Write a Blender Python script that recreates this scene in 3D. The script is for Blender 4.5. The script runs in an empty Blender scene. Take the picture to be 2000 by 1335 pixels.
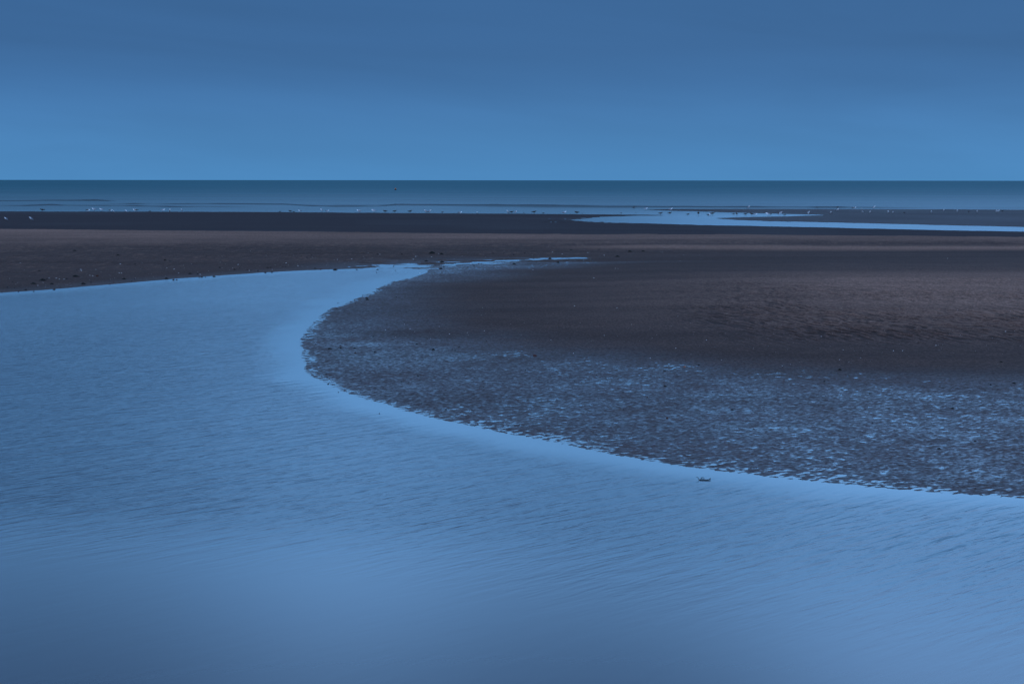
import bpy, math, random
import numpy as np
from mathutils import Matrix, Vector

sc = bpy.context.scene
col = sc.collection
R = math.radians
random.seed(7)
rng = np.random.default_rng(11)

# ------------------------------------------------------------------ camera
CAM_H = 4.0
FPX = 2778.0                       # focal length in photo pixels (50 mm on 36 mm)
PITCH = math.atan(315.5 / FPX)
ROLL = R(0.05)
cam_d = bpy.data.cameras.new("camera")
cam_d.sensor_width = 36.0
cam_d.lens = 36.0 * FPX / 2000.0
cam_d.clip_start = 0.1
cam_d.clip_end = 200000.0
cam = bpy.data.objects.new("camera", cam_d)
col.objects.link(cam)
cam.matrix_world = Matrix.Translation((0, 0, CAM_H)) @ Matrix.Rotation(R(90) - PITCH, 4, 'X') @ Matrix.Rotation(ROLL, 4, 'Z')
sc.camera = cam
CM = np.array(cam.matrix_world.to_3x3())

# ------------------------------------------------------------------ colour management
sc.view_settings.view_transform = 'Standard'
sc.view_settings.look = 'None'
sc.view_settings.exposure = 0.0
sc.view_settings.gamma = 1.0
sc.render.engine = 'CYCLES'
sc.cycles.max_bounces = 5
sc.cycles.diffuse_bounces = 2
sc.cycles.glossy_bounces = 3

SUN_EL, SUN_AZ = R(24), R(215)     # soft afterglow, behind and to the left of the camera


# ------------------------------------------------------------------ node helpers
class NT:
    def __init__(s, tree):
        s.t = tree
        s.n = tree.nodes
        s.l = tree.links

    def node(s, typ, **kw):
        n = s.n.new(typ)
        for k, v in kw.items():
            setattr(n, k, v)
        return n

    def put(s, sock, v):
        if isinstance(v, bpy.types.NodeSocket):
            s.l.new(v, sock)
        else:
            sock.default_value = v

    def math(s, op, a, b=0.0, c=0.0, clamp=False):
        n = s.node('ShaderNodeMath', operation=op, use_clamp=clamp)
        s.put(n.inputs[0], a); s.put(n.inputs[1], b); s.put(n.inputs[2], c)
        return n.outputs[0]

    def maprange(s, v, a, b, c, d, smooth=True):
        n = s.node('ShaderNodeMapRange', interpolation_type='SMOOTHSTEP' if smooth else 'LINEAR')
        s.put(n.inputs[0], v)
        for i, q in enumerate((a, b, c, d)):
            s.put(n.inputs[i + 1], q)
        return n.outputs[0]

    def mix(s, f, a, b, mode='MIX'):
        n = s.node('ShaderNodeMix', data_type='RGBA', blend_type=mode)
        s.put(n.inputs[0], f); s.put(n.inputs[6], a); s.put(n.inputs[7], b)
        return n.outputs[2]

    def noise(s, vec, scale, detail=3.0, rough=0.5, dist=0.0):
        n = s.node('ShaderNodeTexNoise')
        s.put(n.inputs['Vector'], vec)
        n.inputs['Scale'].default_value = scale
        n.inputs['Detail'].default_value = detail
        n.inputs['Roughness'].default_value = rough
        n.inputs['Distortion'].default_value = dist
        return n.outputs[0]

    def mapping(s, vec, rot=(0, 0, 0), scale=(1, 1, 1), loc=(0, 0, 0)):
        n = s.node('ShaderNodeMapping')
        s.put(n.inputs[0], vec)
        n.inputs[1].default_value = loc
        n.inputs[2].default_value = rot
        n.inputs[3].default_value = scale
        return n.outputs[0]

    def attr(s, name):
        return s.node('ShaderNodeAttribute', attribute_name=name).outputs['Fac']


def new_mat(name):
    m = bpy.data.materials.new(name)
    m.use_nodes = True
    m.node_tree.nodes.clear()
    return m, NT(m.node_tree)


# ------------------------------------------------------------------ world: dusk overcast
w = bpy.data.worlds.new("World")
sc.world = w
w.use_nodes = True
w.node_tree.nodes.clear()
T = NT(w.node_tree)
gen = T.node('ShaderNodeTexCoord').outputs['Generated']
sep = T.node('ShaderNodeSeparateXYZ'); T.put(sep.inputs[0], gen)
wx, wy, wz = sep.outputs
ele = T.math('SQRT', T.math('MAXIMUM', wz, 0.0))
ramp = T.node('ShaderNodeValToRGB')
T.put(ramp.inputs[0], ele)
cr = ramp.color_ramp
cr.interpolation = 'LINEAR'
SKY = [(0.00, (.074, .250, .520)),   # stored at one third: the ramp holds 0..1 only
       (0.10, (.071, .240, .505)),
       (0.17, (.064, .217, .470)),
       (0.22, (.056, .188, .425)),
       (0.26, (.046, .152, .357)),
       (0.30, (.0400, .128, .306)),
       (0.36, (.0385, .122, .294)),
       (0.385, (.140, .460, .960)),  # sky above the view, brightened for its reflection in the water
       (0.42, (.400, 1.22, 2.42)),
       (0.48, (.580, 1.48, 2.95)),
       (0.56, (.880, 1.70, 3.00)),
       (0.64, (.440, .800, 1.60)),
       (0.80, (.400, .660, 1.30)),
       (1.00, (.380, .600, 1.12))]
while len(cr.elements) < len(SKY):
    cr.elements.new(0.5)
for e, (p, c) in zip(cr.elements, SKY):
    e.position = p
    e.color = (c[0] / 3, c[1] / 3, c[2] / 3, 1)
# wide cloud bands, broken up a little
cl = T.noise(T.mapping(T.mapping(gen, rot=(0, R(-4), 0)), scale=(1.2, 1.2, 9.0)), 2.0, 5.0, 0.5, 0.4)
cloud = T.maprange(cl, 0.3, 0.7, 0.95, 1.07)
# dark cloud lobes out of view, added to darken the near water's reflection
def lobe(d, lo, hi):
    v = Vector(d).normalized()
    n = T.node('ShaderNodeVectorMath', operation='DOT_PRODUCT')
    T.put(n.inputs[0], gen); n.inputs[1].default_value = v
    return T.maprange(n.outputs['Value'], lo, hi, 0.0, 1.0)
def ev(az, el):
    return (math.sin(R(az)) * math.cos(R(el)), math.cos(R(az)) * math.cos(R(el)), math.sin(R(el)))
dark1 = lobe(ev(-22, 28), math.cos(R(20)), math.cos(R(6)))
dark2 = lobe(ev(3, 26), math.cos(R(13)), math.cos(R(4)))
dark = T.math('SUBTRACT', 1.0, T.math('ADD', T.math('MULTIPLY', dark1, 0.93), T.math('MULTIPLY', dark2, 0.85)))
base = T.mix(1.0, T.mix(1.0, ramp.outputs[0], (3, 3, 3, 1), 'MULTIPLY'), T.math('MULTIPLY', cloud, T.math('MAXIMUM', dark, 0.08)), 'MULTIPLY')
# thin physical sky behind the cloud
sky = T.node('ShaderNodeTexSky', sky_type='NISHITA')
sky.sun_disc = False
sky.sun_elevation = R(2)
sky.sun_rotation = SUN_AZ
T_s = T.mix(1.0, sky.outputs[0], (0.004, 0.006, 0.010, 1), 'MULTIPLY')
tot = T.mix(1.0, base, T_s, 'ADD')
bg = T.node('ShaderNodeBackground')
T.put(bg.inputs[0], tot)
bg.inputs[1].default_value = 1.0
T.put(T.node('ShaderNodeOutputWorld').inputs[0], bg.outputs[0])

sd_ = bpy.data.lights.new("sun", 'SUN')
sd_.energy = 0.45
sd_.angle = R(40)
sd_.color = (1.0, 0.80, 0.84)
sun = bpy.data.objects.new("sun", sd_)
col.objects.link(sun)
sv = Vector((math.sin(SUN_AZ) * math.cos(SUN_EL), math.cos(SUN_AZ) * math.cos(SUN_EL), math.sin(SUN_EL)))
sun.rotation_euler = sv.to_track_quat('Z', 'Y').to_euler()


# ------------------------------------------------------------------ photo pixel -> point on the ground
def P(px, py, z=0.0):
    d = CM @ np.array([(px - 1000.0) / FPX, (667.5 - py) / FPX, -1.0])
    t = (z - CAM_H) / d[2]
    return np.array([d[0] * t, d[1] * t])


def line(pts, z=0.0):
    return np.array([P(a, b, z) for a, b in pts])


def sstep(a, b, x):
    t = np.clip((x - a) / (b - a), 0, 1)
    return t * t * (3 - 2 * t)


def seg_dist(X, Y, pts, closed=False):
    d = np.full(X.shape, 1e18)
    n = len(pts)
    for i in range(n if closed else n - 1):
        ax, ay = pts[i]; bx, by = pts[(i + 1) % n]
        vx, vy = bx - ax, by - ay
        L = vx * vx + vy * vy + 1e-12
        t = np.clip(((X - ax) * vx + (Y - ay) * vy) / L, 0, 1)
        d = np.minimum(d, (X - ax - t * vx) ** 2 + (Y - ay - t * vy) ** 2)
    return np.sqrt(d)


def inside(X, Y, pts):
    r = np.zeros(X.shape, bool)
    n = len(pts)
    for i in range(n):
        ax, ay = pts[i]; bx, by = pts[(i + 1) % n]
        if ay == by:
            continue
        c = ((ay > Y) != (by > Y)) & (X < (bx - ax) * (Y - ay) / (by - ay) + ax)
        r ^= c
    return r


def sdist(X, Y, pts):
    d = seg_dist(X, Y, pts, True)
    return np.where(inside(X, Y, pts), d, -d)


def vnoise(X, Y, seed=0):
    xi = np.floor(X).astype(np.int64); yi = np.floor(Y).astype(np.int64)
    fx = X - xi; fy = Y - yi
    fx = fx * fx * fx * (fx * (fx * 6 - 15) + 10); fy = fy * fy * fy * (fy * (fy * 6 - 15) + 10)
    def h(a, b):
        n = (a * 374761393 + b * 668265263 + seed * 974711) & 0x7fffffff
        n = ((n ^ (n >> 13)) * 1274126177) & 0x7fffffff
        n = (n ^ (n >> 16)) & 0xffff
        return n / 32767.5 - 1.0
    return ((h(xi, yi) * (1 - fx) + h(xi + 1, yi) * fx) * (1 - fy) +
            (h(xi, yi + 1) * (1 - fx) + h(xi + 1, yi + 1) * fx) * fy)


def smooth_line(pts, k=3):
    """Chaikin corner cutting, ends kept"""
    pts = np.array(pts, float)
    for _ in range(k):
        q = [pts[0]]
        for a, b in zip(pts[:-1], pts[1:]):
            q += [a * .75 + b * .25, a * .25 + b * .75]
        q.append(pts[-1])
        pts = np.array(q)
    return pts


# ------------------------------------------------------------------ the outlines, on the ground
north_px = [(-1500, 668), (-700, 618), (-300, 592), (0, 572), (100, 565), (200, 556.5), (300, 548), (400, 540), (500, 533), (600, 527.5),
            (700, 524.5), (770, 524)]
south_px = [(800, 524), (845, 529), (810, 540), (770, 549), (742, 558), (726, 571), (690, 583), (655, 600), (628, 618), (610, 636), (597, 655),
            (591, 680), (594, 705), (608, 730), (650, 752), (700, 773), (760, 790), (830, 810), (900, 826), (1000, 845), (1100, 866), (1200, 885),
            (1300, 903), (1400, 917), (1500, 929), (1600, 940), (1700, 949), (1850, 961), (2000, 970), (2400, 990), (3200, 1020)]
north = smooth_line(line(north_px), 2)
south = smooth_line(line(south_px), 2)
channel = np.array(list(north) + list(south) + [(70., 6.), (70., -22.), (-75., -22.), (-75., float(north[0][1]))])
swale_px = [(780, 522), (850, 518), (900, 515.5), (950, 511.5), (1000, 508), (1060, 505.5), (1130, 503.5), (1250, 501), (1400, 497),
            (1600, 493), (2000, 491), (3200, 487)]
swale = line(swale_px)
crest_px = [(-1500, 438), (-500, 444), (0, 447.5), (500, 451), (1000, 455.6), (1500, 458.5), (2000, 462.5), (3500, 470)]
HC = 0.5
crest = line(crest_px, HC)
dry_px = [(1130, 516), (1000, 530), (880, 553), (810, 590), (795, 620), (900, 646), (1050, 676), (1250, 700), (1500, 716), (1750, 727),
          (2000, 732), (3400, 742), (3400, 496), (2000, 500), (1500, 506)]
dryp = line(dry_px)
FAR1 = line([(-3500, 414), (0, 413), (500, 414), (760, 416), (1000, 417.5), (1150, 418.5), (1250, 419.4), (1320, 420.4), (1250, 421.4),
             (1180, 423.5), (1150, 426.5), (1132, 429.5), (1160, 432.5), (1200, 434.5), (1300, 437.5), (1400, 440), (1500, 442), (1600, 443.8),
             (1750, 447.5), (2000, 452.5), (2300, 456), (3600, 470), (3600, 560), (-3500, 560)])
FAR2 = line([(1395, 426.6), (1450, 429.5), (1500, 431.7), (1600, 434), (1750, 437.6), (1900, 441), (2000, 443.4), (2300, 447), (3600, 455),
             (3600, 412), (2000, 410), (1850, 409), (1700, 408.8), (1600, 408.3), (1400, 408.2), (1300, 408.7), (1262, 409.6), (1300, 411),
             (1350, 412.6), (1400, 414), (1450, 415.6), (1500, 417), (1550, 418.1), (1624, 420.0), (1560, 421.6), (1500, 423), (1440, 424.7)])
north_all = np.array([p for p in line(north_px)] + [p for p in swale])
n_az = north_all[:, 0] / north_all[:, 1]
c_az = crest[:, 0] / crest[:, 1]
sw_az = swale[:, 0] / swale[:, 1]


def terrain(X, Y):
    """height, dryness, wet film and ripple for points on the shore"""
    shp = X.shape
    front = Y > 6
    ys = np.where(front, Y, 6.0)
    az = X / ys
    yn = np.interp(az, n_az, north_all[:, 1])
    yc = np.interp(az, c_az, crest[:, 1]) + 1.0 * vnoise(X * .05, X * 0 + 3.3, 5)
    sdc = sdist(X, Y, channel)                      # + in the channel
    wob = 0.09 * vnoise(X * 1.1, Y * 1.1, 1) + 0.035 * vnoise(X * 3.1, Y * 3.1, 2)
    d_land = -sdc + wob * sstep(20, 40, Y) * 0.6 + wob * 0.4
    big = vnoise(X * .12, Y * .12, 8)
    med = vnoise(X * .6, Y * .6, 9)
    # north bank up to the crest of the bar
    t = np.clip((Y - yn) / np.maximum(yc - yn, 1.0), 0, 1)
    zn = HC * (t * 0.55 + 0.45 * t * t * (3 - 2 * t)) + 0.006 + 0.012 * med * sstep(0, .15, t) + 0.03 * big * sstep(.1, .5, t) * (1 - sstep(.8, 1, t))
    # flattish chops in the sand of the far bank
    chop = .8 * vnoise(X * 3.1, Y * 1.9, 21) + .7 * vnoise(X * 6.5, Y * 3.4, 22)
    zn += 0.020 * chop * sstep(.05, .28, t) * (1 - sstep(.45, .8, t))
    # second low ridge in front of the crest on the right
    yr = np.interp(az, c_az, line([(a, 475.5) for a, b in crest_px], 0.40)[:, 1])
    ridge = np.exp(-((Y - yr) / 1.6) ** 2) * sstep(1000, 1300, 1000 + az * FPX)
    zn += 0.05 * ridge
    zn += 0.035 * sstep(1140, 1300, 1000 + az * FPX)
    back = HC - 0.075 * (Y - yc)
    zn = np.where(Y > yc, back, zn)
    # far flats and their pools
    far = Y > yc + 4
    f1 = sdist(X, Y, FAR1); f2 = sdist(X, Y, FAR2)
    ff = np.maximum(f1, f2)
    fw = 0.5 * vnoise(X * .35, Y * .12, 31) + 0.35 * vnoise(X * 1.3, Y * .3, 32)
    frag = (1 - sstep(3, 9.5, np.hypot(X - P(1130, 430)[0], (Y - P(1130, 430)[1]) * .5)))
    zf = np.clip((ff + fw) * 0.03, -0.25, 0.05) - 0.012 * 0
    zf = zf + frag * (0.03 * vnoise(X * 1.6, Y * .45, 33) + .025 * vnoise(X * 4, Y * 1.2, 36) - 0.020)
    zf = np.where(ff > 4, zf + 0.006 * vnoise(X * .8, Y * .25, 34), zf)
    zfar = np.where(far, zf, -9.0)
    # point bar
    sdd = sdist(X, Y, dryp) + 0.9 * vnoise(X * .35, Y * .35, 41)
    ca, sa = math.cos(.42), math.sin(.42)
    A_ = X * ca + Y * sa; B_ = -X * sa + Y * ca
    n0 = vnoise(A_ * 1.3, B_ * 1.6, 51)
    n1 = vnoise(A_ * 6.5 + 1.1 * n0, B_ * 15.0 + 1.5 * vnoise(X * 1.7, Y * 1.7, 52), 53)
    n2 = vnoise(A_ * 15. + .8 * n1, B_ * 25.0 + n0, 54)
    n3 = vnoise(X * 1.1, Y * 1.1, 55)
    lum = (1 - np.abs(n1) * 2.0) * .6 + .65 * n2 + .30 * n3
    wetz = -0.0002 + 0.0045 * sstep(-.1, .25, d_land) + 0.0015 * sstep(0, 2, d_land) + 0.0095 * lum + 0.0022 * vnoise(X * .40, Y * .40, 56) + .012 * sstep(-1.5, 2.0, sdd)
    nearshore = 1 - sstep(0, 0.9, d_land)
    wetz = wetz - 0.003 * nearshore
    bar = np.clip(sdd, 0, 30)
    zb = np.where(sdd > 0, wetz * (1 - sstep(0, 3, sdd)) + sstep(0, 3, sdd) * 0.02 + 0.22 * sstep(0, 16, bar), wetz)
    zb += 0.05 * sstep(1140, 1300, 1000 + az * FPX) * sstep(42, 52, Y)
    # tip of the bar towards the narrow west shore: a little steeper
    tip = 1 - sstep(700, 900, 1000 + az * FPX)
    zb += tip * 0.016 * sstep(0.0, .8, d_land)
    # sand ripples on the dry back of the bar, crests running away from the camera
    ux, uy = 0.947, 0.322
    ph = (X * ux + Y * uy) + 0.20 * vnoise(X * 1.1, Y * .55, 61) + 0.10 * vnoise(X * 3.1, Y * 1.3, 62)
    rp = np.sin(ph * 2 * np.pi / 0.28)
    along = -X * uy + Y * ux
    rp = 0.50 * rp + 0.9 * vnoise(ph / .085, along / .32, 65) + .5 * vnoise(ph / .05, along / .2, 66)
    px = 1000 + az * FPX
    ra = sstep(1150, 1600, px) * sstep(2.5, 7, sdd) * (1 - sstep(50, 60, Y)) * (0.80 + 0.35 * vnoise(X * .5, Y * .3, 63))
    zb += 0.022 * rp * ra
    smallc = vnoise(X * 5.2, Y * 3.0, 64)
    zb += 0.004 * smallc * sstep(0.5, 4, sdd) * (1 - ra)
    # choose north bank or point bar, blended over the swale
    k = sstep(-2.0, 2.0, Y - yn)
    k = np.where(px < 790, (Y > yn).astype(float), k)
    z = zb * (1 - k) + zn * k
    # the swale and the thin streaks of water at the head of the channel
    ds = seg_dist(X, Y, swale[:7])
    wid = np.interp(px, [770, 850, 950, 1060, 1140, 1200], [4.2, 3.6, 2.0, 1.2, 0.7, 0.3])
    st = 1 - sstep(wid * .35, wid * 1.5, ds)
    sn = 0.6 * vnoise(X * .55, Y * .9, 71) + .55 * vnoise(X * 1.7, Y * 1.5, 72) + .3 * vnoise(X * 4.5, Y * 3.0, 73)
    zs = 0.0025 + 0.010 * sn - 0.009 * np.exp(-(ds / (wid * .22)) ** 2)
    z = z * (1 - st) + zs * st
    # channel bed
    inw = d_land < 0
    edge = 0.0035 * lum * np.exp(-(d_land / 0.35) ** 2) * (Y < 45)
    zc = np.maximum(d_land * 0.035, -0.5)
    z = np.where(inw, zc + edge, z * sstep(0, .35, d_land + .02) + 0.0 + edge * (1 - sstep(0, .35, d_land)))
    z = np.where(Y > yc + 1.0, np.maximum(back, zfar), z)
    # behind the camera the beach rises
    rear = np.where(inw, zc, np.clip(-sdc * 0.04, 0, 2.5))
    z = np.where(front, z, rear)
    # surface state
    dn = sstep(.36, .92, t + .05 * med) * (0.82 + .18 * big)
    dn = dn - .05 + .32 * (chop > .2) * sstep(.03, .2, t) * (1 - sstep(.5, .9, t)) * np.clip(chop, 0, 1)
    dn = np.maximum(dn, ridge * 1.1)
    # streaky bands just below the crest
    dn = dn * (0.86 + 0.14 * vnoise(X * .03, Y * .9, 81))
    db = sstep(1, 18, sdd) * (0.74 + 0.40 * sstep(1000, 1850, px)) * (0.9 + 0.15 * big) * (1 - .8 * sstep(52, 62, Y))
    db = db - .45 * ra * np.clip(.25 - rp, 0, .9)  # dryness also lowered in the troughs, darkening them so the ripples show
    trough_shade = ra * np.clip(.45 - rp, 0, 1.2) * (1 - k)  # mask for ripple shade and damp painted into the sand colour
    dry = db * (1 - k) + dn * k
    dry = np.where(Y > yc + 0.5, 0.0, dry)
    flats = np.where(far, 0.5 * sstep(1150, 1500, px) * (f2 > 0) + .12 * vnoise(X * .1, Y * .1, 83), 0.0)
    film = (1 - sstep(-4.5, 2.5, sdd)) * (1 - k) * (Y < 70) * np.clip(.61 - .36 * lum - .06 * vnoise(X * .9, Y * .9, 57), .12, 1)
    film = np.maximum(film, st * .30 * (sn < .15))
    film = np.maximum(film, (1 - sstep(0, 2.2, d_land)) * .2 * k)
    film = np.where(far, np.clip(flats, 0, 1) * .45, film)
    wash = np.where(far, 1.0, 0.0)
    film = np.where(front, film, .2)
    dry = np.where(front, dry, .6)
    return z, np.clip(dry, 0, 1), np.clip(film, 0, 1), wash, trough_shade


def grid_mesh(name, X, Y, Z, attrs, mat):
    nr, nc = X.shape
    me = bpy.data.meshes.new(name)
    co = np.stack([X, Y, Z], -1).reshape(-1, 3).astype(np.float32)
    me.vertices.add(len(co))
    me.vertices.foreach_set('co', co.ravel())
    a = (np.arange(nr - 1)[:, None] * nc + np.arange(nc - 1)[None]).ravel()
    q = np.stack([a, a + 1, a + nc + 1, a + nc], -1).astype(np.int32)
    me.loops.add(q.size)
    me.loops.foreach_set('vertex_index', q.ravel())
    me.polygons.add(len(q))
    me.polygons.foreach_set('loop_start', np.arange(len(q), dtype=np.int32) * 4)
    me.polygons.foreach_set('use_smooth', np.ones(len(q), bool))
    me.update(calc_edges=True)
    for k, v in attrs.items():
        at = me.attributes.new(k, 'FLOAT', 'POINT')
        at.data.foreach_set('value', v.ravel().astype(np.float32))
    me.materials.append(mat)
    o = bpy.data.objects.new(name, me)
    col.objects.link(o)
    o['kind'] = 'structure'
    return o


def polar(rs, azs):
    A, Rr = np.meshgrid(np.radians(azs), rs)
    return Rr * np.sin(A), Rr * np.cos(A)


# ------------------------------------------------------------------ materials of the setting
m_sand, N = new_mat("sand")
pos = N.node('ShaderNodeNewGeometry').outputs['Position']
dry, film, wash = N.attr('dry'), N.attr('film'), N.attr('wash')
f1 = N.noise(N.mapping(N.mapping(pos, rot=(0, 0, R(-22))), scale=(11, 26, 10)), 1.0, 3.0, .6, .6)
film = N.math('MULTIPLY', film, N.maprange(f1, .36, .64, .55, 1.45), clamp=True)
g1 = N.noise(N.mapping(pos, scale=(1, 1, .2)), 1.3, 5.0, .6)
g2 = N.noise(pos, 14.0, 4.0, .6)
g3 = N.noise(N.mapping(pos, scale=(1, .5, 1)), 60.0, 2.0, .6)
dd = N.math('ADD', dry, N.math('MULTIPLY', N.math('SUBTRACT', g1, 0.5), 0.35), clamp=True)
c0 = N.mix(dd, (0.048, 0.031, 0.025, 1), (0.166, 0.097, 0.069, 1))
c0 = N.mix(film, c0, (0.024, 0.028, 0.038, 1))
c0 = N.mix(N.math('MULTIPLY', wash, 0.85), c0, (0.026, 0.020, 0.021, 1))
c0 = N.mix(1.0, c0, N.maprange(g2, .3, .7, .80, 1.18), 'MULTIPLY')
c0 = N.mix(1.0, c0, N.maprange(g3, .3, .7, .78, 1.2), 'MULTIPLY')
g4 = N.noise(N.mapping(pos, scale=(16, 5, 1)), 1.0, 3.0, .7)
c0 = N.mix(1.0, c0, N.maprange(g4, .3, .7, .72, 1.30), 'MULTIPLY')
g5 = N.noise(N.mapping(pos, scale=(.03, .45, 1)), 1.0, 4.0, .6)
c0 = N.mix(1.0, c0, N.maprange(g5, .3, .7, .86, 1.14), 'MULTIPLY')
tr = N.math('SUBTRACT', 1.0, N.math('MULTIPLY', N.attr('trough_shade'), .38), clamp=True)  # darkens ripple troughs in the base colour, where soft light shows little relief
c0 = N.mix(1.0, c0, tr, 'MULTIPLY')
bs = N.node('ShaderNodeBsdfPrincipled')
N.put(bs.inputs['Base Color'], c0)
N.put(bs.inputs['Roughness'], N.math('SUBTRACT', 0.92, N.math('MULTIPLY', film, 0.62)))
N.put(bs.inputs['Specular IOR Level'], N.math('ADD', 0.03, N.math('MULTIPLY', film, 0.38)))
bump = N.node('ShaderNodeBump')
bump.inputs['Strength'].default_value = 0.5
bump.inputs['Distance'].default_value = 0.012
N.put(bump.inputs['Height'], N.math('ADD', N.math('MULTIPLY', g2, 1.0), N.math('MULTIPLY', g3, .35)))
N.put(bs.inputs['Normal'], bump.outputs[0])
N.put(N.node('ShaderNodeOutputMaterial').inputs[0], bs.outputs[0])

m_chan, N = new_mat("channel_water")
pos = N.node('ShaderNodeNewGeometry').outputs['Position']
rip = N.attr('ripple')
v1 = N.mapping(N.mapping(pos, rot=(0, 0, R(-44))), scale=(1.0, 5.4, 1))
v2 = N.mapping(N.mapping(pos, rot=(0, 0, R(-36))), scale=(1.7, 12, 1))
v3 = N.mapping(N.mapping(pos, rot=(0, 0, R(-50))), scale=(.22, .8, 1))
h1 = N.noise(v1, 1.0, 3.0, .55, .3)
h2 = N.noise(v2, 1.0, 2.0, .5, .4)
h3 = N.noise(v3, 1.0, 2.0, .5, .2)
hh = N.math('ADD', N.math('MULTIPLY', h1, 1.0), N.math('ADD', N.math('MULTIPLY', h2, .40), N.math('MULTIPLY', h3, .8)))
bump = N.node('ShaderNodeBump')
bump.inputs['Strength'].default_value = 0.5
bump.inputs['Distance'].default_value = 0.062
N.put(bump.inputs['Height'], N.math('MULTIPLY', N.math('SUBTRACT', hh, 1.1), rip))
bs = N.node('ShaderNodeBsdfPrincipled')
bs.inputs['Base Color'].default_value = (0.045, 0.060, 0.075, 1)
N.put(bs.inputs['Roughness'], N.math('ADD', 0.23, N.math('MULTIPLY', rip, 0.0)))
bs.inputs['IOR'].default_value = 1.38
bs.inputs['Specular IOR Level'].default_value = 0.55
N.put(bs.inputs['Normal'], bump.outputs[0])
body = N.node('ShaderNodeBsdfDiffuse')           # silty water showing through where the surface is ruffled
body.inputs[0].default_value = (0.040, 0.062, 0.080, 1)
mx = N.node('ShaderNodeMixShader')
N.put(mx.inputs[0], N.math('MULTIPLY', N.attr('ruffled'), 0.28))
N.put(mx.inputs[1], bs.outputs[0])
N.put(mx.inputs[2], body.outputs[0])
N.put(N.node('ShaderNodeOutputMaterial').inputs[0], mx.outputs[0])

m_sea, N = new_mat("sea_water")
pos = N.node('ShaderNodeNewGeometry').outputs['Position']
silt, shoal, pool = N.attr('silt'), N.attr('shoal'), N.attr('pool')
s1 = N.noise(N.mapping(pos, scale=(.010, .05, 1)), 1.0, 4.0, .55)
c0 = N.mix(shoal, (0.022, 0.080, 0.094, 1), (0.040, 0.075, 0.080, 1))
c0 = N.mix(1.0, c0, N.maprange(s1, .3, .7, .88, 1.12), 'MULTIPLY')
c0 = N.mix(silt, c0, (0.030, 0.036, 0.040, 1))
dif = N.node('ShaderNodeBsdfDiffuse')
N.put(dif.inputs[0], c0)
gl = N.node('ShaderNodeBsdfGlossy')
gl.inputs['Color'].default_value = (.95, .97, 1, 1)
gl.inputs['Roughness'].default_value = 0.22
bump = N.node('ShaderNodeBump')
bump.inputs['Strength'].default_value = 0.25
bump.inputs['Distance'].default_value = 0.1
N.put(bump.inputs['Height'], N.noise(N.mapping(pos, scale=(.12, .5, 1)), 1.0, 3.0, .5))
N.put(gl.inputs['Normal'], bump.outputs[0])
mx = N.node('ShaderNodeMixShader')
fac = N.math('MULTIPLY', N.math('ADD', 0.06, N.math('ADD', N.math('MULTIPLY', shoal, 0.15), N.math('MULTIPLY', pool, 0.19))), N.math('SUBTRACT', 1.0, N.math('MULTIPLY', silt, .8)))
N.put(mx.inputs[0], fac)
N.put(mx.inputs[1], dif.outputs[0])
N.put(mx.inputs[2], gl.outputs[0])
N.put(N.node('ShaderNodeOutputMaterial').inputs[0], mx.outputs[0])

# ------------------------------------------------------------------ the sand: one sheet
azs = np.concatenate([np.arange(-180, -34, 4.0), np.arange(-34, -22, .12), np.arange(-22, 22, .03), np.arange(22, 34, .12), np.arange(34, 180.1, 4.0)])
azs[-1] = 180.0
rs = np.concatenate([np.geomspace(.5, 16, 24)[:-1], np.arange(16, 30, .03), np.arange(30, 44, .05), np.arange(44, 76, .14), np.arange(76, 118, .35), np.arange(118, 240, 1.0),
                     np.geomspace(240, 70000, 24)])
X, Y = polar(rs, azs)
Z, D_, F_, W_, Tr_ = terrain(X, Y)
far_r = np.hypot(X, Y)
Z = np.where(far_r > 236, np.minimum(Z, -0.3) - np.clip((far_r - 236) * .002, 0, 6), Z)
sand = grid_mesh("sand_beach", X, Y, Z, {'dry': D_, 'film': F_, 'wash': W_, 'trough_shade': Tr_}, m_sand)
sand['label'] = 'dark wet and rippled beach sand with bars and flats'

# ------------------------------------------------------------------ the tidal channel
azs = np.concatenate([np.arange(-180, -34, 6.0), np.arange(-34, 34, .12), np.arange(34, 180.1, 6.0)])
azs[-1] = 180.0
rs = np.concatenate([np.geomspace(.3, 9, 14)[:-1], np.arange(9, 46, .12), np.arange(46, 80, .3), np.linspace(80, 103, 8)])
X, Y = polar(rs, azs)
sdw = sdist(X, Y, channel)
calm = sstep(0.12, 1.35 + .6 * sstep(35, 55, Y), sdw + .20 * vnoise(X * .8, Y * .8, 91))
lull = 16.6 - 4.2 * np.clip((X / np.maximum(Y, 5) + .36) / .72, -.3, 1.3) + .8 * vnoise(X * .15, Y * .15, 94)      # where the wind drops
ripple = calm * (0.03 + .97 * sstep(lull - 2.5, lull + 2.5, Y))
ripple *= 0.75 + .35 * vnoise(X * .10, Y * .06, 92)
Zw = np.zeros_like(X)
grid_mesh("tidal_channel_water", X, Y, Zw, {'ripple': np.clip(ripple, 0, 1.2), 'ruffled': calm * (.05 + .95 * sstep(lull - 2.5, lull + 2.5, Y)) * (.9 + .25 * vnoise(X * .12, Y * .10, 93))}, m_chan)['label'] = 'smooth blue tidal channel curving round the point bar'

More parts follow.
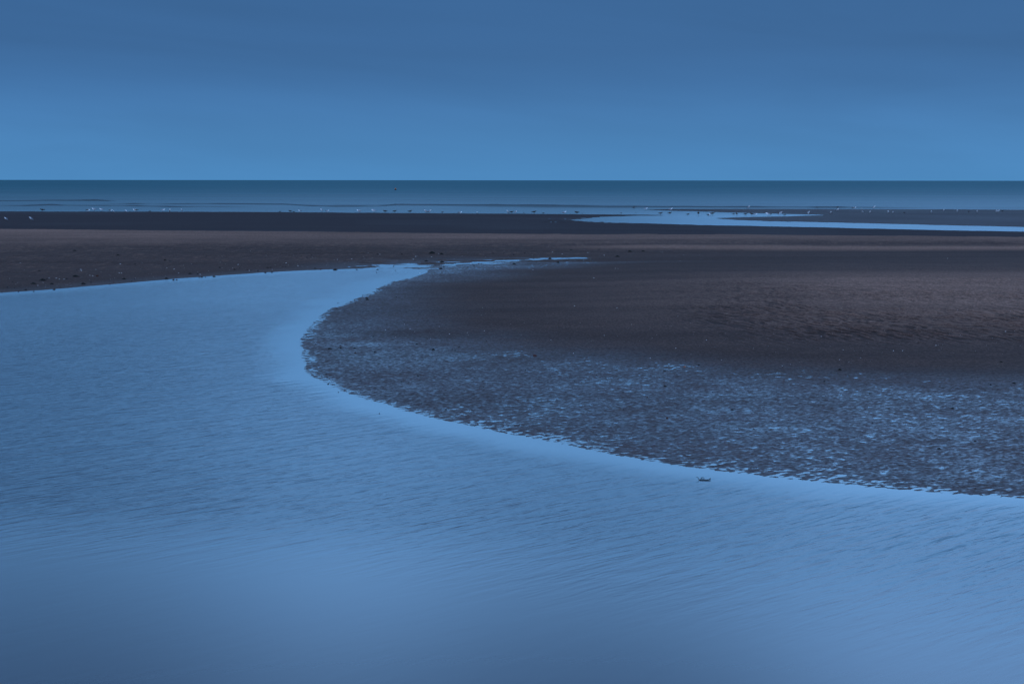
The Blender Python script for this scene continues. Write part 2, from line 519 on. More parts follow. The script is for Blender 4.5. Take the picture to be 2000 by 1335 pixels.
# ------------------------------------------------------------------ the sea
azs = np.concatenate([np.arange(-180, -32, 6.0), np.arange(-32, 32, .15), np.arange(32, 180.1, 6.0)])
azs[-1] = 180.0
rs = np.concatenate([np.linspace(103, 200, 20)[:-1], np.arange(200, 300, .45), np.geomspace(300, 60000, 40)])
X, Y = polar(rs, azs)
Z = np.zeros_like(X)
silt = np.zeros_like(X)
ys = np.maximum(Y, 50.0)
px = 1000 + X / ys * FPX
waves = [  # (x px, y px, height m)
    [(-900, 392, .1), (-200, 392.5, .16), (0, 393, .12), (100, 392, .10), (190, 392.5, .26), (235, 393, .0)],
    [(-900, 402, .12), (-100, 402.5, .10), (0, 402.5, .03), (60, 401.8, .12), (105, 401, .20), (130, 401.5, .06), (250, 402.5, .08), (340, 404, .10), (450, 404.2, .05), (520, 404, .0)],
    [(190, 399.3, .0), (265, 398.6, .10), (300, 398.8, .03), (360, 398.5, .10), (480, 398.6, .13), (560, 399.4, .13), (600, 402, .13), (660, 403.6, .13), (740, 403, .08),
     (770, 400.8, .15), (900, 401.5, .14), (1000, 402.2, .18), (1100, 403.5, .16), (1180, 404.2, .10), (1300, 404.6, .15), (1480, 405, .10), (1700, 406, .08), (1830, 406.5, .0), (2400, 408, .06)],
    [(560, 398.4, .0), (700, 401.0, .04), (860, 400.0, .08), (1000, 400.4, .10), (1090, 401.4, .12), (1180, 402.4, .05), (1300, 403.0, .04), (1420, 404.6, .05), (1640, 405.0, .07), (1760, 405.2, .0)],
    [(880, 404.2, .0), (940, 403.6, .05), (1020, 404.4, .06), (1100, 405.2, .08), (1250, 405.6, .04), (1330, 405.8, .0)]]
for wv in waves:
    xs = np.array([q[0] for q in wv]); yp = np.array([q[1] for q in wv]); am = np.array([q[2] for q in wv])
    yw = np.array([P(a, b - 0.4)[1] for a, b in zip(xs, yp)])
    yl = np.interp(px, xs, yw) + .8 * vnoise(px * .02, px * 0, 95)
    al = np.interp(px, xs, am, left=am[0] if xs[0] < -500 else 0, right=am[-1] if xs[-1] > 2100 else 0) * (0.85 + .25 * vnoise(px * .03, px * 0, 96))
    g = np.where(Y < yl, np.exp(-((Y - yl) / 1.1) ** 2), np.exp(-((Y - yl) / 3.0) ** 2))
    Z = Z + al * 1.0 * g * (Y > 0)
    silt = np.maximum(silt, np.clip(al * 11, 0, 1) * np.exp(-((Y - yl) / 4.0) ** 2))
shoal = sstep(6, 54, 11112 / np.maximum(Y, 20.) + 2.5 * vnoise(X * .004, Y * .02, 97))
pool = (1 - sstep(160, 204, Y)) * (.15 + .85 * sstep(1080, 1420, px))
grid_mesh("sea_water", X, Y, Z, {'silt': np.clip(silt, 0, 1), 'shoal': shoal, 'pool': pool}, m_sea)['label'] = 'calm blue grey sea with low muddy wavelets'


def ground(px, py):
    """point on the terrain seen at a photo pixel"""
    z = 0.0
    for _ in range(4):
        p = P(px, py, z)
        zz = terrain(np.array([[p[0]]]), np.array([[p[1]]]))[0][0, 0]
        z = 0.5 * z + 0.5 * max(zz, 0.0)
    p = P(px, py, z)
    return Vector((p[0], p[1], z))


# ------------------------------------------------------------------ small things: builders
def simple_mat(name, c, rough=.7, spec=.3, var=.25, scale=30):
    m, N = new_mat(name)
    tc = N.node('ShaderNodeTexCoord').outputs['Object']
    n = N.noise(tc, scale, 3, .6)
    b = N.node('ShaderNodeBsdfPrincipled')
    N.put(b.inputs['Base Color'], N.mix(1.0, (*c, 1), N.maprange(n, .3, .7, 1 - var, 1 + var), 'MULTIPLY'))
    b.inputs['Roughness'].default_value = rough
    b.inputs['Specular IOR Level'].default_value = spec
    N.put(N.node('ShaderNodeOutputMaterial').inputs[0], b.outputs[0])
    return m


M_white = simple_mat("white_feathers", (.80, .80, .80), .8, .1, .05)
M_grey = simple_mat("grey_feathers", (.20, .21, .24), .8, .1, .1)
M_brown = simple_mat("brown_feathers", (.045, .040, .036), .8, .1, .4)
M_beak = simple_mat("beak_horn", (.45, .25, .03), .5, .3, .1)
M_leg = simple_mat("leg_skin", (.10, .07, .05), .6, .3, .1)
M_stone = simple_mat("dark_stone", (.012, .012, .014), .75, .12, .4)
M_rust = simple_mat("rusty_stone", (.055, .020, .014), .75, .12, .4)
M_weed = simple_mat("dark_seaweed", (.010, .011, .009), .75, .1, .4)
M_shell = simple_mat("pale_shell", (.62, .58, .56), .6, .3, .2, 60)
M_wood = simple_mat("soaked_wood", (.012, .010, .009), .7, .15, .4)
M_orange = simple_mat("orange_plastic", (.26, .075, .025), .5, .3, .1)
M_black = simple_mat("dark_rubber", (.012, .012, .014), .7, .2, .1)


def mesh_from(name, vs, fs, mat, parent=None, smooth=True):
    me = bpy.data.meshes.new(name)
    me.from_pydata([tuple(v) for v in vs], [], fs)
    me.polygons.foreach_set('use_smooth', [smooth] * len(me.polygons))
    me.materials.append(mat)
    o = bpy.data.objects.new(name, me)
    col.objects.link(o)
    o.parent = parent
    return o


def loft(rings, n=12):
    """rings: (centre, half width along y, half height, up-axis tilt) -> closed tube"""
    vs, fs = [], []
    for (c, ry, rz, tilt) in rings:
        for i in range(n):
            a = 2 * math.pi * i / n
            y = ry * math.cos(a); u = rz * math.sin(a)
            vs.append((c[0] - u * math.sin(tilt), c[1] + y, c[2] + u * math.cos(tilt)))
    for r in range(len(rings) - 1):
        for i in range(n):
            j = (i + 1) % n
            fs.append((r * n + i, r * n + j, (r + 1) * n + j, (r + 1) * n + i))
    fs.append(tuple(range(n))[::-1])
    fs.append(tuple((len(rings) - 1) * n + i for i in range(n)))
    return vs, fs


def tag(o, label, cat, group=None):
    o['label'] = label
    o['category'] = cat
    if group:
        o['group'] = group


def make_gull(kind):
    """a gull facing +x, about 0.38 m tall, standing on z=0"""
    root = bpy.data.objects.new("gull", None)
    col.objects.link(root)
    pose = {'upright': (.27, .155, .38), 'side': (.235, .20, .33), 'dark': (.235, .19, .32), 'resting': (.11, .17, .17)}[kind]
    bh, neckx, headz = pose                         # body height, head forward, head height
    tb = 0.62 if kind == 'upright' else 0.12
    bm = M_brown if kind in ('dark',) else M_white
    wm = M_brown if kind in ('dark', 'resting') else M_grey
    bx = lambda s: (s * math.cos(tb), 0, bh + s * math.sin(tb))
    rings = [(bx(-.27), .018, .006, tb), (bx(-.20), .035, .018, tb), (bx(-.12), .062, .050, tb), (bx(-.03), .080, .076, tb), (bx(.06), .078, .078, tb),
             (bx(.12), .058, .062, tb + .3)]
    b = bx(.12)
    rings += [((b[0] + (neckx - b[0]) * .45, 0, b[2] + (headz - b[2]) * .45), .042, .046, tb + .9),
              ((neckx - .005, 0, headz - .035), .034, .036, .9),
              ((neckx + .008, 0, headz), .034, .034, .6), ((neckx + .032, 0, headz + .010), .026, .026, .3), ((neckx + .052, 0, headz + .006), .010, .012, 0)]
    vs, fs = loft(rings)
    mesh_from("body", vs, fs, bm, root)
    for s in (-1, 1):
        wr = []
        for q, ry, rz in ((-.34, .004, .004), (-.24, .016, .018), (-.12, .024, .040), (.0, .026, .055), (.08, .020, .045), (.11, .006, .012)):
            c = bx(q)
            wr.append(((c[0], s * (.058 if q > -.2 else .035 - .02 * (q < -.3)), c[2] + .018), ry, rz, tb))
        vs, fs = loft(wr, 8)
        mesh_from("wing", vs, fs, wm, root)
    vs, fs = loft([((neckx + .048, 0, headz + .004), .009, .010, 0), ((neckx + .075, 0, headz), .006, .008, 0), ((neckx + .095, 0, headz - .010), .002, .003, 0)], 6)
    mesh_from("beak", vs, fs, M_beak, root)
    if kind != 'resting':
        for s in (-1, 1):
            f = .02 * s if kind == 'side' else 0
            vs, fs = [], []
            for (zz, xx, rr) in ((-.03, f, .0045), (.10, f - .012, .0045), (bh - .03, .0, .012)):
                for i in range(6):
                    a = i * math.pi / 3
                    vs.append((xx + rr * math.cos(a), s * .03 + rr * math.sin(a), zz))
            for r in range(2):
                for i in range(6):
                    j = (i + 1) % 6
                    fs.append((r * 6 + i, r * 6 + j, r * 6 + 6 + j, r * 6 + 6 + i))
            k = len(vs)
            vs += [(f - .012, s * .03, .006), (f + .055, s * .03 - .028, .003), (f + .060, s * .03, .003), (f + .055, s * .03 + .028, .003), (f + .02, s * .03, .012)]
            fs += [(k, k + 1, k + 4), (k + 1, k + 2, k + 4), (k + 2, k + 3, k + 4), (k + 3, k, k + 4)]
            mesh_from("leg", vs, fs, M_leg, root)
    return root


def copy_tree(o, parent=None):
    c = o.copy()
    col.objects.link(c)
    c.parent = parent
    for ch in o.children:
        copy_tree(ch, c)
    return c


ORD = ['first', 'second', 'third', 'fourth', 'fifth', 'sixth', 'seventh', 'eighth', 'ninth', 'tenth', 'eleventh', 'twelfth', 'thirteenth', 'fourteenth']

# (x, y of the feet, look, heading in degrees: 0 = right, 180 = left, 270 = towards the camera, size)
U, S_, K, L = 'upright', 'side', 'dark', 'resting'
flocks = [
    ("on the dark flat at the far left", [(12, 432, U, 235, .95), (61, 432.2, U, 235, 1.05)]),
    ("at the tide line left of the muddy wavelet", [(83, 413.5, K, 200, 1.15), (172, 411.8, L, 0, 1.2), (184, 411.8, S_, 180, 1.15), (199, 412.2, S_, 190, 1.1),
        (216, 411.9, L, 20, 1.1), (222.5, 416, U, 240, .8), (246, 415, U, 150, .8), (264.5, 411.6, L, 180, 1.3)]),
    ("in the left quarter of the tide line", [(293, 414.6, K, 0, .6), (318, 413.4, S_, 0, 1.1), (332, 414.2, U, 300, 1.0), (355, 414.2, U, 265, 1.0)]),
    ("on the shore edge left of the buoy", [(547, 415.3, K, 0, .6), (567, 415.6, K, 180, .95), (574, 415.6, K, 20, .6), (586, 415.6, S_, 220, 1.0),
        (628, 414.3, U, 250, 1.15), (639, 415.4, S_, 0, .9), (701.5, 416, S_, 160, 1.15), (730.5, 415, S_, 180, 1.2)]),
    ("on the shore edge just below the buoy", [(752.5, 416.2, K, 180, 1.1), (771, 415.8, K, 40, 1.1), (801, 416, K, 20, 1.1)]),
    ("at the water's edge between buoy and pool head", [(832, 417, U, 200, 1.1), (839, 417, U, 330, 1.1), (864, 416.6, K, 0, .7), (898, 416.4, L, 0, 1.1), (932, 417.8, U, 260, .7)]),
    ("in the mid-shore row nearest the frame centre", [(992, 417.9, U, 240, 1.1), (999, 417.6, K, 10, 1.0), (1007, 417.6, U, 330, .9), (1023, 418, K, 90, .6),
        (1043, 417.4, K, 10, 1.15), (1061, 418, K, 0, .6)]),
    ("on the sand tongue above the pool head", [(1101.5, 418.9, S_, 10, 1.1), (1126.5, 418.8, K, 200, 1.15), (1137, 418.3, K, 90, .5), (1213, 418.8, K, 90, .8), (1242, 416.6, K, 90, .5)]),
    ("wading where the sand tongue ends", [(1290, 419.6, K, 0, 1.0), (1308, 419.2, K, 0, 1.0), (1343.5, 420.9, K, 10, .8), (1364, 420.8, K, 270, 1.35)]),
    ("at the sea edge above the sand tongue", [(1238, 407.5, K, 0, .9), (1261, 410.8, S_, 20, 1.1), (1309.5, 411.5, S_, 0, 1.1), (1462, 408.2, U, 300, 1.1)]),
    ("wading in the upper pool arm", [(1383, 422, K, 180, .8), (1386, 422, S_, 90, .9), (1391, 420.4, K, 0, 1.15), (1433, 419.8, K, 0, .7), (1439, 421.6, K, 90, 1.15),
        (1456, 420.9, K, 0, .9), (1468.5, 421.1, K, 180, 1.0), (1475, 421.6, S_, 10, .9)]),
    ("at the narrow right end of the upper pool", [(1500, 421.2, S_, 190, 1.1), (1505, 420.4, K, 0, .9), (1520, 419.8, K, 90, .9), (1524, 420, U, 0, 1.0),
        (1532.5, 422, K, 0, .7), (1579, 421, U, 240, 1.1), (1580.5, 417.4, U, 270, .8), (1622.5, 418.3, U, 270, .9)]),
    ("by the thin bright sea strip", [(1596, 406.6, K, 0, .7), (1635, 407.4, K, 0, 1.0), (1636, 413, U, 300, 1.0), (1668, 407.3, L, 0, 1.3), (1683, 410.2, U, 270, .6),
        (1707, 408, U, 300, 1.1)]),
    ("on the right flat left of its middle", [(1685, 418, U, 240, .9), (1699, 418, U, 270, .9), (1734.5, 418, U, 260, 1.05), (1743.5, 417.4, U, 270, .75), (1766, 417, K, 0, .6)]),
    ("on the flat at the far right", [(1819, 417, U, 250, .9), (1843, 413.3, U, 270, .8), (1869.5, 415.5, U, 250, .95), (1892, 415.6, K, 270, .7), (1908.5, 416.3, U, 260, .95),
        (1946, 416.3, U, 250, 1.0), (1949, 415.8, U, 0, .9), (1958, 414.3, K, 40, .8)]),
]
LOOK = {U: "upright white-breasted gull", S_: "grey-backed gull in profile", K: "dark brown gull", L: "dark gull resting low"}
protos = {}
total = 0
for place, birds in flocks:
    ordered = sorted(birds, key=lambda q: q[0])
    for kind in (U, S_, K, L):
        same = [q for q in ordered if q[2] == kind]
        for i, (bx_, by_, kd, hd, sz) in enumerate(same):
            if kind not in protos:
                protos[kind] = make_gull(kind)
                g = protos[kind]
            else:
                g = copy_tree(protos[kind])
            p = ground(bx_, by_)
            g.location = (p.x, p.y, max(p.z, 0) - (.005 if p.z > .01 else .03))
            g.rotation_euler = (0, 0, R(hd))
            s = sz * 1.02
            g.scale = (s, s, s)
            if len(same) == 1:
                lab = f"{LOOK[kind]} {place}"
            elif len(same) == 2:
                lab = f"{('left', 'right')[i]} {LOOK[kind]} {place}"
            else:
                lab = f"{ORD[i]} {LOOK[kind]} from left, {place}"
            tag(g, lab, "gull", "gulls along the low tide line")
            total += 1


# ------------------------------------------------------------------ stones, weed clumps and shells
def make_stone(seed, mat, name="stone"):
    r = random.Random(seed)
    vs, fs = [], []
    nu, nv = 10, 6
    off = [(r.uniform(-1, 1), r.uniform(-1, 1), r.uniform(-1, 1), r.uniform(.05, .22)) for _ in range(7)]
    def radius(d):
        k = 1.0
        for a, b, c, e in off:
            L_ = math.sqrt(a * a + b * b + c * c) + 1e-6
            k += e * max(0, (d[0] * a + d[1] * b + d[2] * c) / L_) ** 3 - e * .3
        return k
    for j in range(nv + 1):
        th = math.pi * j / nv
        for i in range(nu):
            a = 2 * math.pi * i / nu
            d = (math.sin(th) * math.cos(a), math.sin(th) * math.sin(a), math.cos(th))
            k = radius(d)
            vs.append((d[0] * k, d[1] * k * .7, max(d[2], -.55) * k * .55))
    for j in range(nv):
        for i in range(nu):
            q = (i + 1) % nu
            fs.append((j * nu + i, (j + 1) * nu + i, (j + 1) * nu + q, j * nu + q))
    return mesh_from(name, vs, fs, mat)


def make_weed(seed):
    """flat heap of dark weed: a low lump with crumpled lobes"""
    r = random.Random(seed)
    vs, fs = [], []
    nu, nv = 26, 6
    ph = [r.uniform(0, 6.28) for _ in range(4)]
    for j in range(nv):
        t = j / (nv - 1)
        for i in range(nu):
            a = 2 * math.pi * i / nu
            rad = t * (1 + .28 * math.sin(3 * a + ph[0]) + .22 * math.sin(5 * a + ph[1]) + .16 * math.sin(9 * a + ph[2]))
            z = (1 - t ** 2) * .42 * (1 + .35 * math.sin(4 * a + ph[3] + 5 * t)) + r.uniform(-.03, .05) * (1 - t) - .04 * t
            vs.append((rad * math.cos(a), rad * math.sin(a) * .75, z))
    for j in range(nv - 1):
        for i in range(nu):
            q = (i + 1) % nu
            fs.append((j * nu + i, (j + 1) * nu + i, (j + 1) * nu + q, j * nu + q))
    return mesh_from("seaweed_clump", vs, fs, M_weed)


def make_shell(seed):
    """one ribbed cockle valve lying on the sand"""
    vs, fs = [], []
    nu, nv = 19, 6
    for j in range(nv):
        t = j / (nv - 1)
        for i in range(nu):
            a = math.pi * (i / (nu - 1)) * 1.15 - .12 * math.pi / 2 - .1
            rib = 1 + .03 * (i % 2)
            x = t * math.cos(a) * rib
            y = t * math.sin(a) * rib * .95 - .35
            z = .5 * math.sqrt(max(0, 1 - (t * .98) ** 2)) * (0.4 + .6 * math.sin(max(a, 0.05) if a < math.pi else .05)) + .03 * (i % 2) * t
            vs.append((x, y, z))
    for j in range(nv - 1):
        for i in range(nu - 1):
            fs.append((j * nu + i, (j + 1) * nu + i, (j + 1) * nu + i + 1, j * nu + i + 1))
    n = len(vs)
    vs += [(v[0] * .93, v[1] * .93 - .02, v[2] * .88 - .03) for v in vs]
    fs += [tuple(k + n for k in f)[::-1] for f in fs]
    for i in range(nu - 1):
        a = (nv - 1) * nu + i
        fs.append((a, a + n, a + n + 1, a + 1))
    return mesh_from("shell", vs, fs, M_shell)


# x, y in the photograph, half width in photo pixels
D_ST = {  # place: [(x, y, size, look)]
    "by the shore at the far left": [(15, 561.5, 2.2, 'n'), (24, 551.5, 1.8, 'n'), (28, 562, 1.5, 'n'), (36, 569.5, 2, 'n'), (40, 567.5, 1.3, 'n'), (45, 568.5, 1.3, 'n'), (50, 566.5, 2.6, 'n'),
        (66, 569.5, 1.8, 'n'), (77, 529, 2, 'w'), (83, 548, 5, 'w'), (92, 545, 2.2, 'n'), (101, 555, 3.2, 'w'), (106, 565.8, 2.6, 'n'), (118, 561.5, 1.5, 'n'), (65, 554.5, 4, 'w')],
    "on the far bank left of its first third": [(130, 544.5, 3, 'n'), (148, 540.5, 5, 'w'), (145, 490, 3, 'w'), (162, 555, 4, 'w'), (178, 551.8, 2.3, 'n'), (190, 539.5, 3.2, 'r'), (215, 555.5, 1.6, 'n'),
        (222, 551.8, 2, 'r'), (230.5, 499, 3, 'w'), (242, 545.3, 3.4, 'w'), (150, 527.5, 1.8, 'n')],
    "on the far bank below the tide line row": [(257, 549.5, 2.2, 'n'), (263, 545.5, 2, 'n'), (264, 516.5, 2, 'n'), (323, 508.5, 2.4, 'w'), (332, 510.3, 1.8, 'n'), (325, 544.5, 3.4, 'w'), (339, 547, 2.8, 'n'),
        (345, 547, 2.4, 'n'), (371, 535, 3.6, 'w'), (386, 535.4, 2.2, 'n')],
    "midway along the far bank": [(389, 542, 1.8, 'n'), (394, 541.3, 3, 'n'), (401, 541.3, 1.6, 'n'), (418, 540.5, 2.6, 'w'), (429, 522.8, 2.3, 'n'), (458, 526.8, 2.6, 'w'), (468, 524, 1.7, 'n'), (483, 527.5, 2, 'n'),
        (490, 528.3, 1.9, 'n'), (504, 529.3, 2, 'n'), (518, 532.7, 2.5, 'n'), (531, 532, 2.2, 'n')],
    "on the far bank right of its middle": [(523, 523, 2.2, 'w'), (529, 522.6, 2, 'n'), (552, 521, 2, 'n'), (557.5, 521, 2, 'n'), (588, 502, 2.5, 'w'), (599, 503.3, 2.3, 'n'), (609, 498.7, 2, 'n'),
        (615, 525, 2.6, 'w'), (627, 526.5, 3, 'r'), (655, 527.5, 3.4, 'w'), (737, 496.7, 2.2, 'n')],
    "by the ragged head of the channel": [(697, 526.8, 1.8, 'n'), (737, 526.7, 2.4, 'n'), (736, 532.3, 1.8, 'n'), (769, 520.3, 1.8, 'n'), (772, 528.5, 1.6, 'n'), (785, 496.5, 2, 'n'), (833, 510.3, 3.2, 'w'), (844, 495, 5.5, 'w'),
        (861, 525.3, 4, 'n'), (862, 496.5, 3.5, 'w'), (863, 512, 3.4, 'w'), (867, 521, 1.6, 'n')],
    "among the thin water streaks": [(889, 514, 2, 'n'), (914, 521, 1.8, 'n'), (924, 516.3, 2.2, 'n'), (926, 519.7, 1.6, 'n'), (935, 515.5, 2.6, 'r'), (940, 515.3, 1.8, 'n'), (963, 494.8, 2, 'n'), (984, 495, 2, 'n'),
        (1004, 516, 3, 'w'), (1042, 505, 1.8, 'n'), (1053, 514.8, 2.2, 'n')],
    "in the damp hollow behind the bar": [(1003, 497.5, 2.2, 'n'), (1025, 494.6, 2, 'n'), (1074, 505.4, 3, 'w'), (1090, 513, 3, 'w'), (1075, 488.8, 2, 'n'), (1115, 489, 3, 'w'), (1170, 487.6, 2, 'n'), (1187, 493.8, 1.6, 'n'),
        (1206, 501.6, 4, 'w'), (1230, 491.6, 3.4, 'w'), (1256, 491, 3, 'w')],
    "at the narrow upper curve of the bar": [(660, 592, 1.4, 'n'), (696, 588.5, 1.4, 'n'), (708, 576.6, 1.4, 'n'), (717, 582.6, 2.8, 'w'), (717, 585.8, 3.2, 'w'), (732, 570.5, 1.5, 'n'), (774, 580.5, 2.2, 'n'), (658, 603.2, 2, 'n'),
        (694, 592.6, 1.5, 'n'), (1209, 597.4, 1.5, 'n')],
    "on the wet tip of the bar": [(599, 658.5, 1.6, 'n'), (616, 672, 1.8, 'n'), (644, 681.5, 3.6, 'w'), (665, 675, 1.8, 'n'), (665, 679.8, 2.4, 'w'), (693, 679.6, 2.4, 'w'), (694, 689.8, 2.8, 'r'),
        (689, 650.5, 1.7, 'n'), (729, 657.5, 2, 'n'), (732, 687.3, 2.4, 'w'), (675, 723.5, 1.4, 'n'), (678.5, 721.3, 1.2, 'n'), (685, 721.6, 1.3, 'n')],
    "near the outer bend of the bar": [(637, 730.5, 1.5, 'n'), (639, 736.7, 2, 'n'), (641, 750, 2.2, 'n'), (661, 765.9, 1.5, 'n'), (741, 807.4, 1.5, 'n'), (784, 745.5, 2.2, 'n'), (798, 747.4, 2.6, 'w'),
        (816, 733.6, 3, 'n'), (827, 733.6, 1.5, 'n'), (823, 787.8, 1.6, 'n'), (871, 799.8, 2.4, 'n')],
    "on the bar left of its centre": [(814, 672, 2.5, 'w'), (840, 682.5, 2, 'n'), (846, 683.2, 3.4, 'w'), (883, 682.5, 1.8, 'n'), (889, 684.8, 2, 'w'), (897, 677.8, 2.5, 'n'), (930, 689.5, 2.5, 'r'), (950, 666.2, 2.2, 'n'),
        (936, 758.6, 2, 'n'), (944, 755.6, 1.5, 'n')],
    "on the glistening flat at mid frame": [(1045, 695.4, 4.6, 'r'), (1026, 723, 2, 'n'), (1122, 744.5, 2, 'n'), (1165, 732, 2, 'n'), (1217, 766.3, 2.2, 'n'), (1218, 799.8, 2, 'n'), (1264, 775.7, 2.5, 'r'), (1298, 724.5, 2.4, 'w'),
        (1299, 754.5, 2.8, 'w'), (1303, 817, 3.6, 'r'), (1337, 716.7, 3, 'o'), (1365, 712.9, 2.4, 'w')],
    "on the glistening flat right of centre": [(1375, 739.8, 2, 'n'), (1392, 766, 2.2, 'n'), (1430, 800.2, 3.2, 'w'), (1461, 763.8, 2, 'n'), (1516, 765.6, 1.8, 'n'), (1540, 820, 2, 'n'), (1472, 838, 2, 'w'), (1610, 745, 2.2, 'w'),
        (1640, 722.5, 3.6, 'w'), (1699, 768.7, 3, 'w')],
    "on the right-hand side of the bar": [(1704, 825.4, 2, 'n'), (1729, 718.4, 2, 'n'), (1793, 669.5, 1.8, 'n'), (1835, 567.8, 2.2, 'n'), (1834, 876.4, 3.4, 'w'), (1861, 797, 2.6, 'w'), (1935, 751.4, 2.4, 'n'),
        (1955, 707, 2.6, 'w'), (1981, 748.8, 3, 'w'), (1905, 862, 3, 'w')],
}
SHELLS = {
    "on the far bank at the left": [(40, 513.5), (74, 557.3), (96, 543), (110, 543.3), (125, 545.3), (116, 545), (158, 526.5), (159, 528.8), (187, 526.3), (181, 539), (176, 538)],
    "on the far bank left of the middle": [(235, 515.7), (233, 533.5), (237.5, 533.5), (326, 523.5), (340, 525.7), (349, 533.4), (391, 536), (487, 528.6), (465, 516.7)],
    "on the far bank toward the channel head": [(532, 526.5), (559, 513.6), (582, 519.4), (659, 506.8), (687, 505.8), (742, 497), (807, 506.5), (812, 501), (857, 495.7), (843, 502)],
    "in the damp hollow behind the bar": [(919, 514.3), (820, 533.8), (1079, 492.4), (1098, 496.5), (1148, 493.4), (1160, 543), (1180, 498.6), (1202, 524.3), (1207, 524.7), (1053, 513.2), (1041, 527)],
    "on the left half of the bar": [(753, 644.5), (773, 658.6), (790, 633.5), (801, 642.5), (810, 647.5), (841, 661.4), (858, 637.7), (878, 652.4), (913, 649.5), (915, 655.4), (1122, 597.7), (946, 646)],
    "near the middle of the bar": [(1076, 664), (1120, 690), (1180, 655), (1205, 601.5), (1270, 699), (1409, 703.2), (1380, 664), (1320, 680), (1528, 714.4), (1544, 711.5)],
    "on the right end of the bar": [(1604, 656.8), (1640, 702.3), (1647, 682.8), (1658, 706.4), (1681, 698.8), (1695, 571.6), (1763, 684.8), (1745, 685), (1828, 674.5), (1851, 504.8), (1938, 660.4), (1964, 647.4), (1956, 706.4)],
}
stone_meshes = [make_stone(i, M_stone) for i in range(4)]
rust_meshes = [make_stone(20 + i, M_rust) for i in range(2)]
orange_mesh = make_stone(33, M_orange, "stone")
weed_meshes = [make_weed(i) for i in range(4)]
shell_meshes = [make_shell(0)]
used = set()


def take(pool):
    o = random.choice(pool)
    if o.name in used:
        c = o.copy(); col.objects.link(c); return c
    used.add(o.name)
    return o


def place(o, x, y, hw, flat=1.0, turn=None):
    p = ground(x, y)
    dist = math.hypot(p.x, p.y)
    s = hw * dist / FPX
    o.location = (p.x, p.y, p.z + s * .06)
    o.rotation_euler = (0, 0, random.uniform(0, 6.28) if turn is None else turn)
    o.scale = (s, s, s * flat)


STL = {'n': ("small dark stone", "stone"), 'w': ("flat black seaweed clump", "seaweed"), 'r': ("reddish brown stone", "stone"), 'o': ("orange tinted pebble", "stone")}
for where, items in D_ST.items():
    for look in 'nwro':
        same = sorted([q for q in items if q[3] == look])
        for i, (x, y, hw, _) in enumerate(same):
            pool = {'n': stone_meshes, 'w': weed_meshes, 'r': rust_meshes, 'o': [orange_mesh]}[look]
            o = take(pool)
            place(o, x, y, hw * 1.1, random.uniform(1.0, 1.3), random.uniform(-.5, .5) if look == 'w' else None)
            nm, cat = STL[look]
            if len(same) == 1:
                lab = f"{nm} {where}"
            elif len(same) == 2:
                lab = f"{('left', 'right')[i]} {nm} {where}"
            else:
                lab = f"{ORD[i]} {nm} from left, {where}"
            tag(o, lab, cat, {"stone": "dark stones strewn over the sand", "seaweed": "seaweed clumps strewn over the sand"}[cat])
for where, items in SHELLS.items():
    for i, (x, y) in enumerate(sorted(items)):
        o = take(shell_meshes)
        place(o, x, y, random.uniform(1.0, 1.5) if y < 560 else random.uniform(1.0, 1.6), 1.1)
        tag(o, f"{ORD[i]} small pale shell from left, {where}", "shell", "pale shells strewn over the sand")

# uncountable grit: tiny crumbs of shell and gravel, one object
vs, fs = [], []
def crumb(x, y, z, s):
    k = len(vs)
    a = random.uniform(0, 6.28)
    for q in range(4):
        b = a + q * math.pi / 2
        r_ = s * random.uniform(.7, 1.2)
        vs.append((x + r_ * math.cos(b), y + r_ * math.sin(b), z))
    vs.append((x, y, z + s * .9))
    fs.extend([(k, k + 1, k + 4), (k + 1, k + 2, k + 4), (k + 2, k + 3, k + 4), (k + 3, k, k + 4)])
def scatter(n, x0, x1, yf, smin, smax):
    pts = []
    for _ in range(n):
        x = random.uniform(x0, x1)
        pts.append(P(x, yf(x)))
    A = np.array(pts)
    zz = terrain(A[:, :1].copy(), A[:, 1:].copy())[0][:, 0]
    for (a, b), z in zip(A, zz):
        if z > -.004:
            dist = math.hypot(a, b)
            crumb(a, b, z, random.uniform(smin, smax) * dist / FPX)
shore = lambda x: np.interp(x, [q[0] for q in north_px], [q[1] for q in north_px])
scatter(500, -100, 900, lambda x: shore(x) - abs(random.gauss(0, 12)) - 1, .25, .7)
scatter(250, 800, 1300, lambda x: random.gauss(505, 9), .25, .7)
scatter(900, 600, 2050, lambda x: random.uniform(640, 800), .25, .65)
scatter(300, 1000, 2050, lambda x: random.uniform(780, 900), .25, .6)
dk = mesh_from("gravel", vs, fs, M_stone, smooth=False)
dk['kind'] = 'stuff'
dk['label'] = 'dark gravel crumbs strewn over the wet sand'
vs, fs = [], []
scatter(160, -100, 900, lambda x: shore(x) - abs(random.gauss(0, 14)) - 2, .25, .55)
scatter(320, 750, 2050, lambda x: random.gauss(665, 28), .2, .5)
scatter(60, 900, 1400, lambda x: random.gauss(500, 8), .25, .5)
pk = mesh_from("shell_grit", vs, fs, M_shell, smooth=False)
pk['kind'] = 'stuff'
pk['label'] = 'pale crumbs of broken shell strewn over the sand'


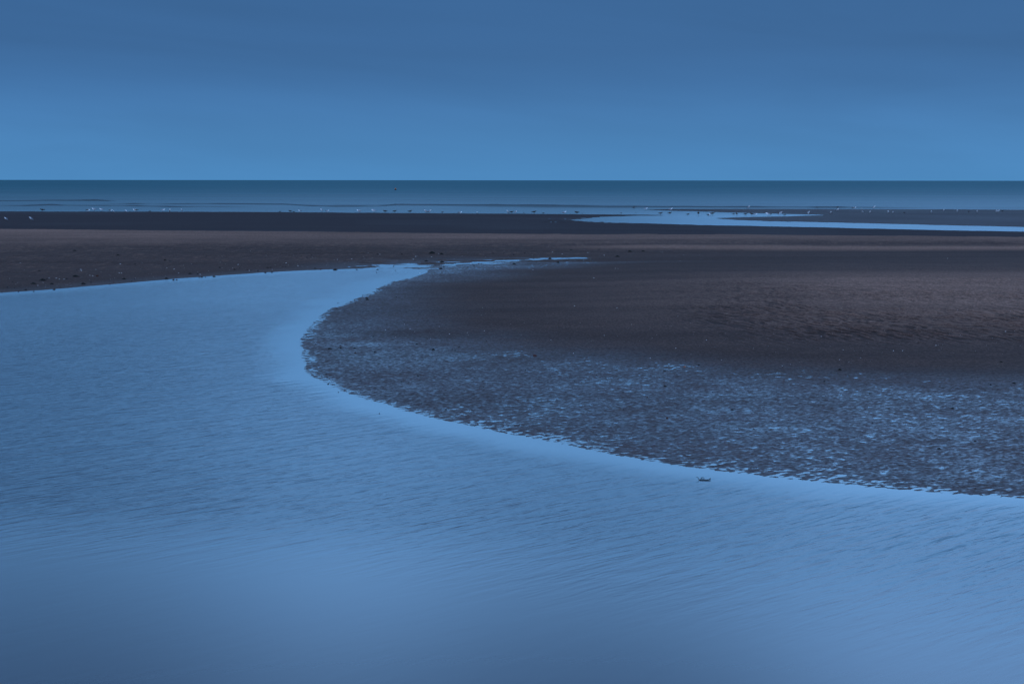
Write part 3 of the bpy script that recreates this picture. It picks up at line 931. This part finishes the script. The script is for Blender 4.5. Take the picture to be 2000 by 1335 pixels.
# ------------------------------------------------------------------ driftwood in the channel
def tube(pts, radii, n=7):
    vs, fs = [], []
    pts = [Vector(p) for p in pts]
    for k, p in enumerate(pts):
        t = (pts[min(k + 1, len(pts) - 1)] - pts[max(k - 1, 0)]).normalized()
        u = t.cross(Vector((0, 0, 1)))
        u = u.normalized() if u.length > 1e-3 else Vector((1, 0, 0))
        v = t.cross(u)
        for i in range(n):
            a = 2 * math.pi * i / n
            vs.append(p + radii[k] * (u * math.cos(a) + v * math.sin(a)))
    for r in range(len(pts) - 1):
        for i in range(n):
            j = (i + 1) % n
            fs.append((r * n + i, r * n + j, (r + 1) * n + j, (r + 1) * n + i))
    fs.append(tuple(range(n))[::-1])
    fs.append(tuple((len(pts) - 1) * n + i for i in range(n)))
    return vs, fs


dw = bpy.data.objects.new("driftwood_branch", None)
col.objects.link(dw)
c = P(1376, 937.5)
dw.location = (c[0], c[1], 0)
tag(dw, "thin dark driftwood twig breaking the smooth channel water", "driftwood")
u = math.hypot(c[0], c[1]) / FPX         # one photo pixel in metres here
vs, fs = tube([(-10 * u, .02, .004), (-4 * u, 0, .008), (3 * u, -.01, .007), (9 * u, 0, .009), (12 * u, .01, .012)], [.005, .007, .007, .007, .004])
mesh_from("stem", vs, fs, M_wood, dw)
vs, fs = tube([(-9.5 * u, .02, .0), (-11.5 * u, .03, .018), (-12.5 * u, .04, .034), (-16 * u, .05, .036)], [.005, .004, .003, .002])
mesh_from("side_twig", vs, fs, M_wood, dw)
vs, fs = tube([(-6 * u, .10, -.004), (-4 * u, .11, .012), (-1 * u, .12, .014), (2 * u, .12, .004)], [.003, .005, .005, .003])
mesh_from("side_twig", vs, fs, M_wood, dw)
vs, fs = tube([(10 * u, .01, .008), (12 * u, .05, .018), (14 * u, .08, .016)], [.006, .004, .002])
mesh_from("side_twig", vs, fs, M_wood, dw)

# ------------------------------------------------------------------ the buoy out at sea
bu = bpy.data.objects.new("buoy", None)
col.objects.link(bu)
by = P(772.5, 371.2)
tag(bu, "small orange buoy with dark base floating on the open sea", "buoy")
bu.location = (by[0], by[1], 0)
k = .8 * math.hypot(by[0], by[1]) / FPX
def lathe(prof, n=16):
    vs, fs = [], []
    for r_, z in prof:
        for i in range(n):
            a = 2 * math.pi * i / n
            vs.append((r_ * math.cos(a), r_ * math.sin(a), z))
    for r_ in range(len(prof) - 1):
        for i in range(n):
            j = (i + 1) % n
            fs.append((r_ * n + i, r_ * n + j, (r_ + 1) * n + j, (r_ + 1) * n + i))
    fs.append(tuple((len(prof) - 1) * n + i for i in range(n)))
    return vs, fs
vs, fs = lathe([(1.6 * k, -.2), (2.3 * k, 0), (2.5 * k, 1.0 * k), (2.3 * k, 1.6 * k), (1.7 * k, 1.75 * k)])
mesh_from("base", vs, fs, M_black, bu)
vs, fs = lathe([(1.75 * k, 1.75 * k), (2.5 * k, 2.1 * k), (2.3 * k, 3.1 * k), (1.2 * k, 4.2 * k), (.5 * k, 4.8 * k), (.3 * k, 5.8 * k)])
mesh_from("float", vs, fs, M_orange, bu)
print("gulls", total, "objects", len(bpy.data.objects))
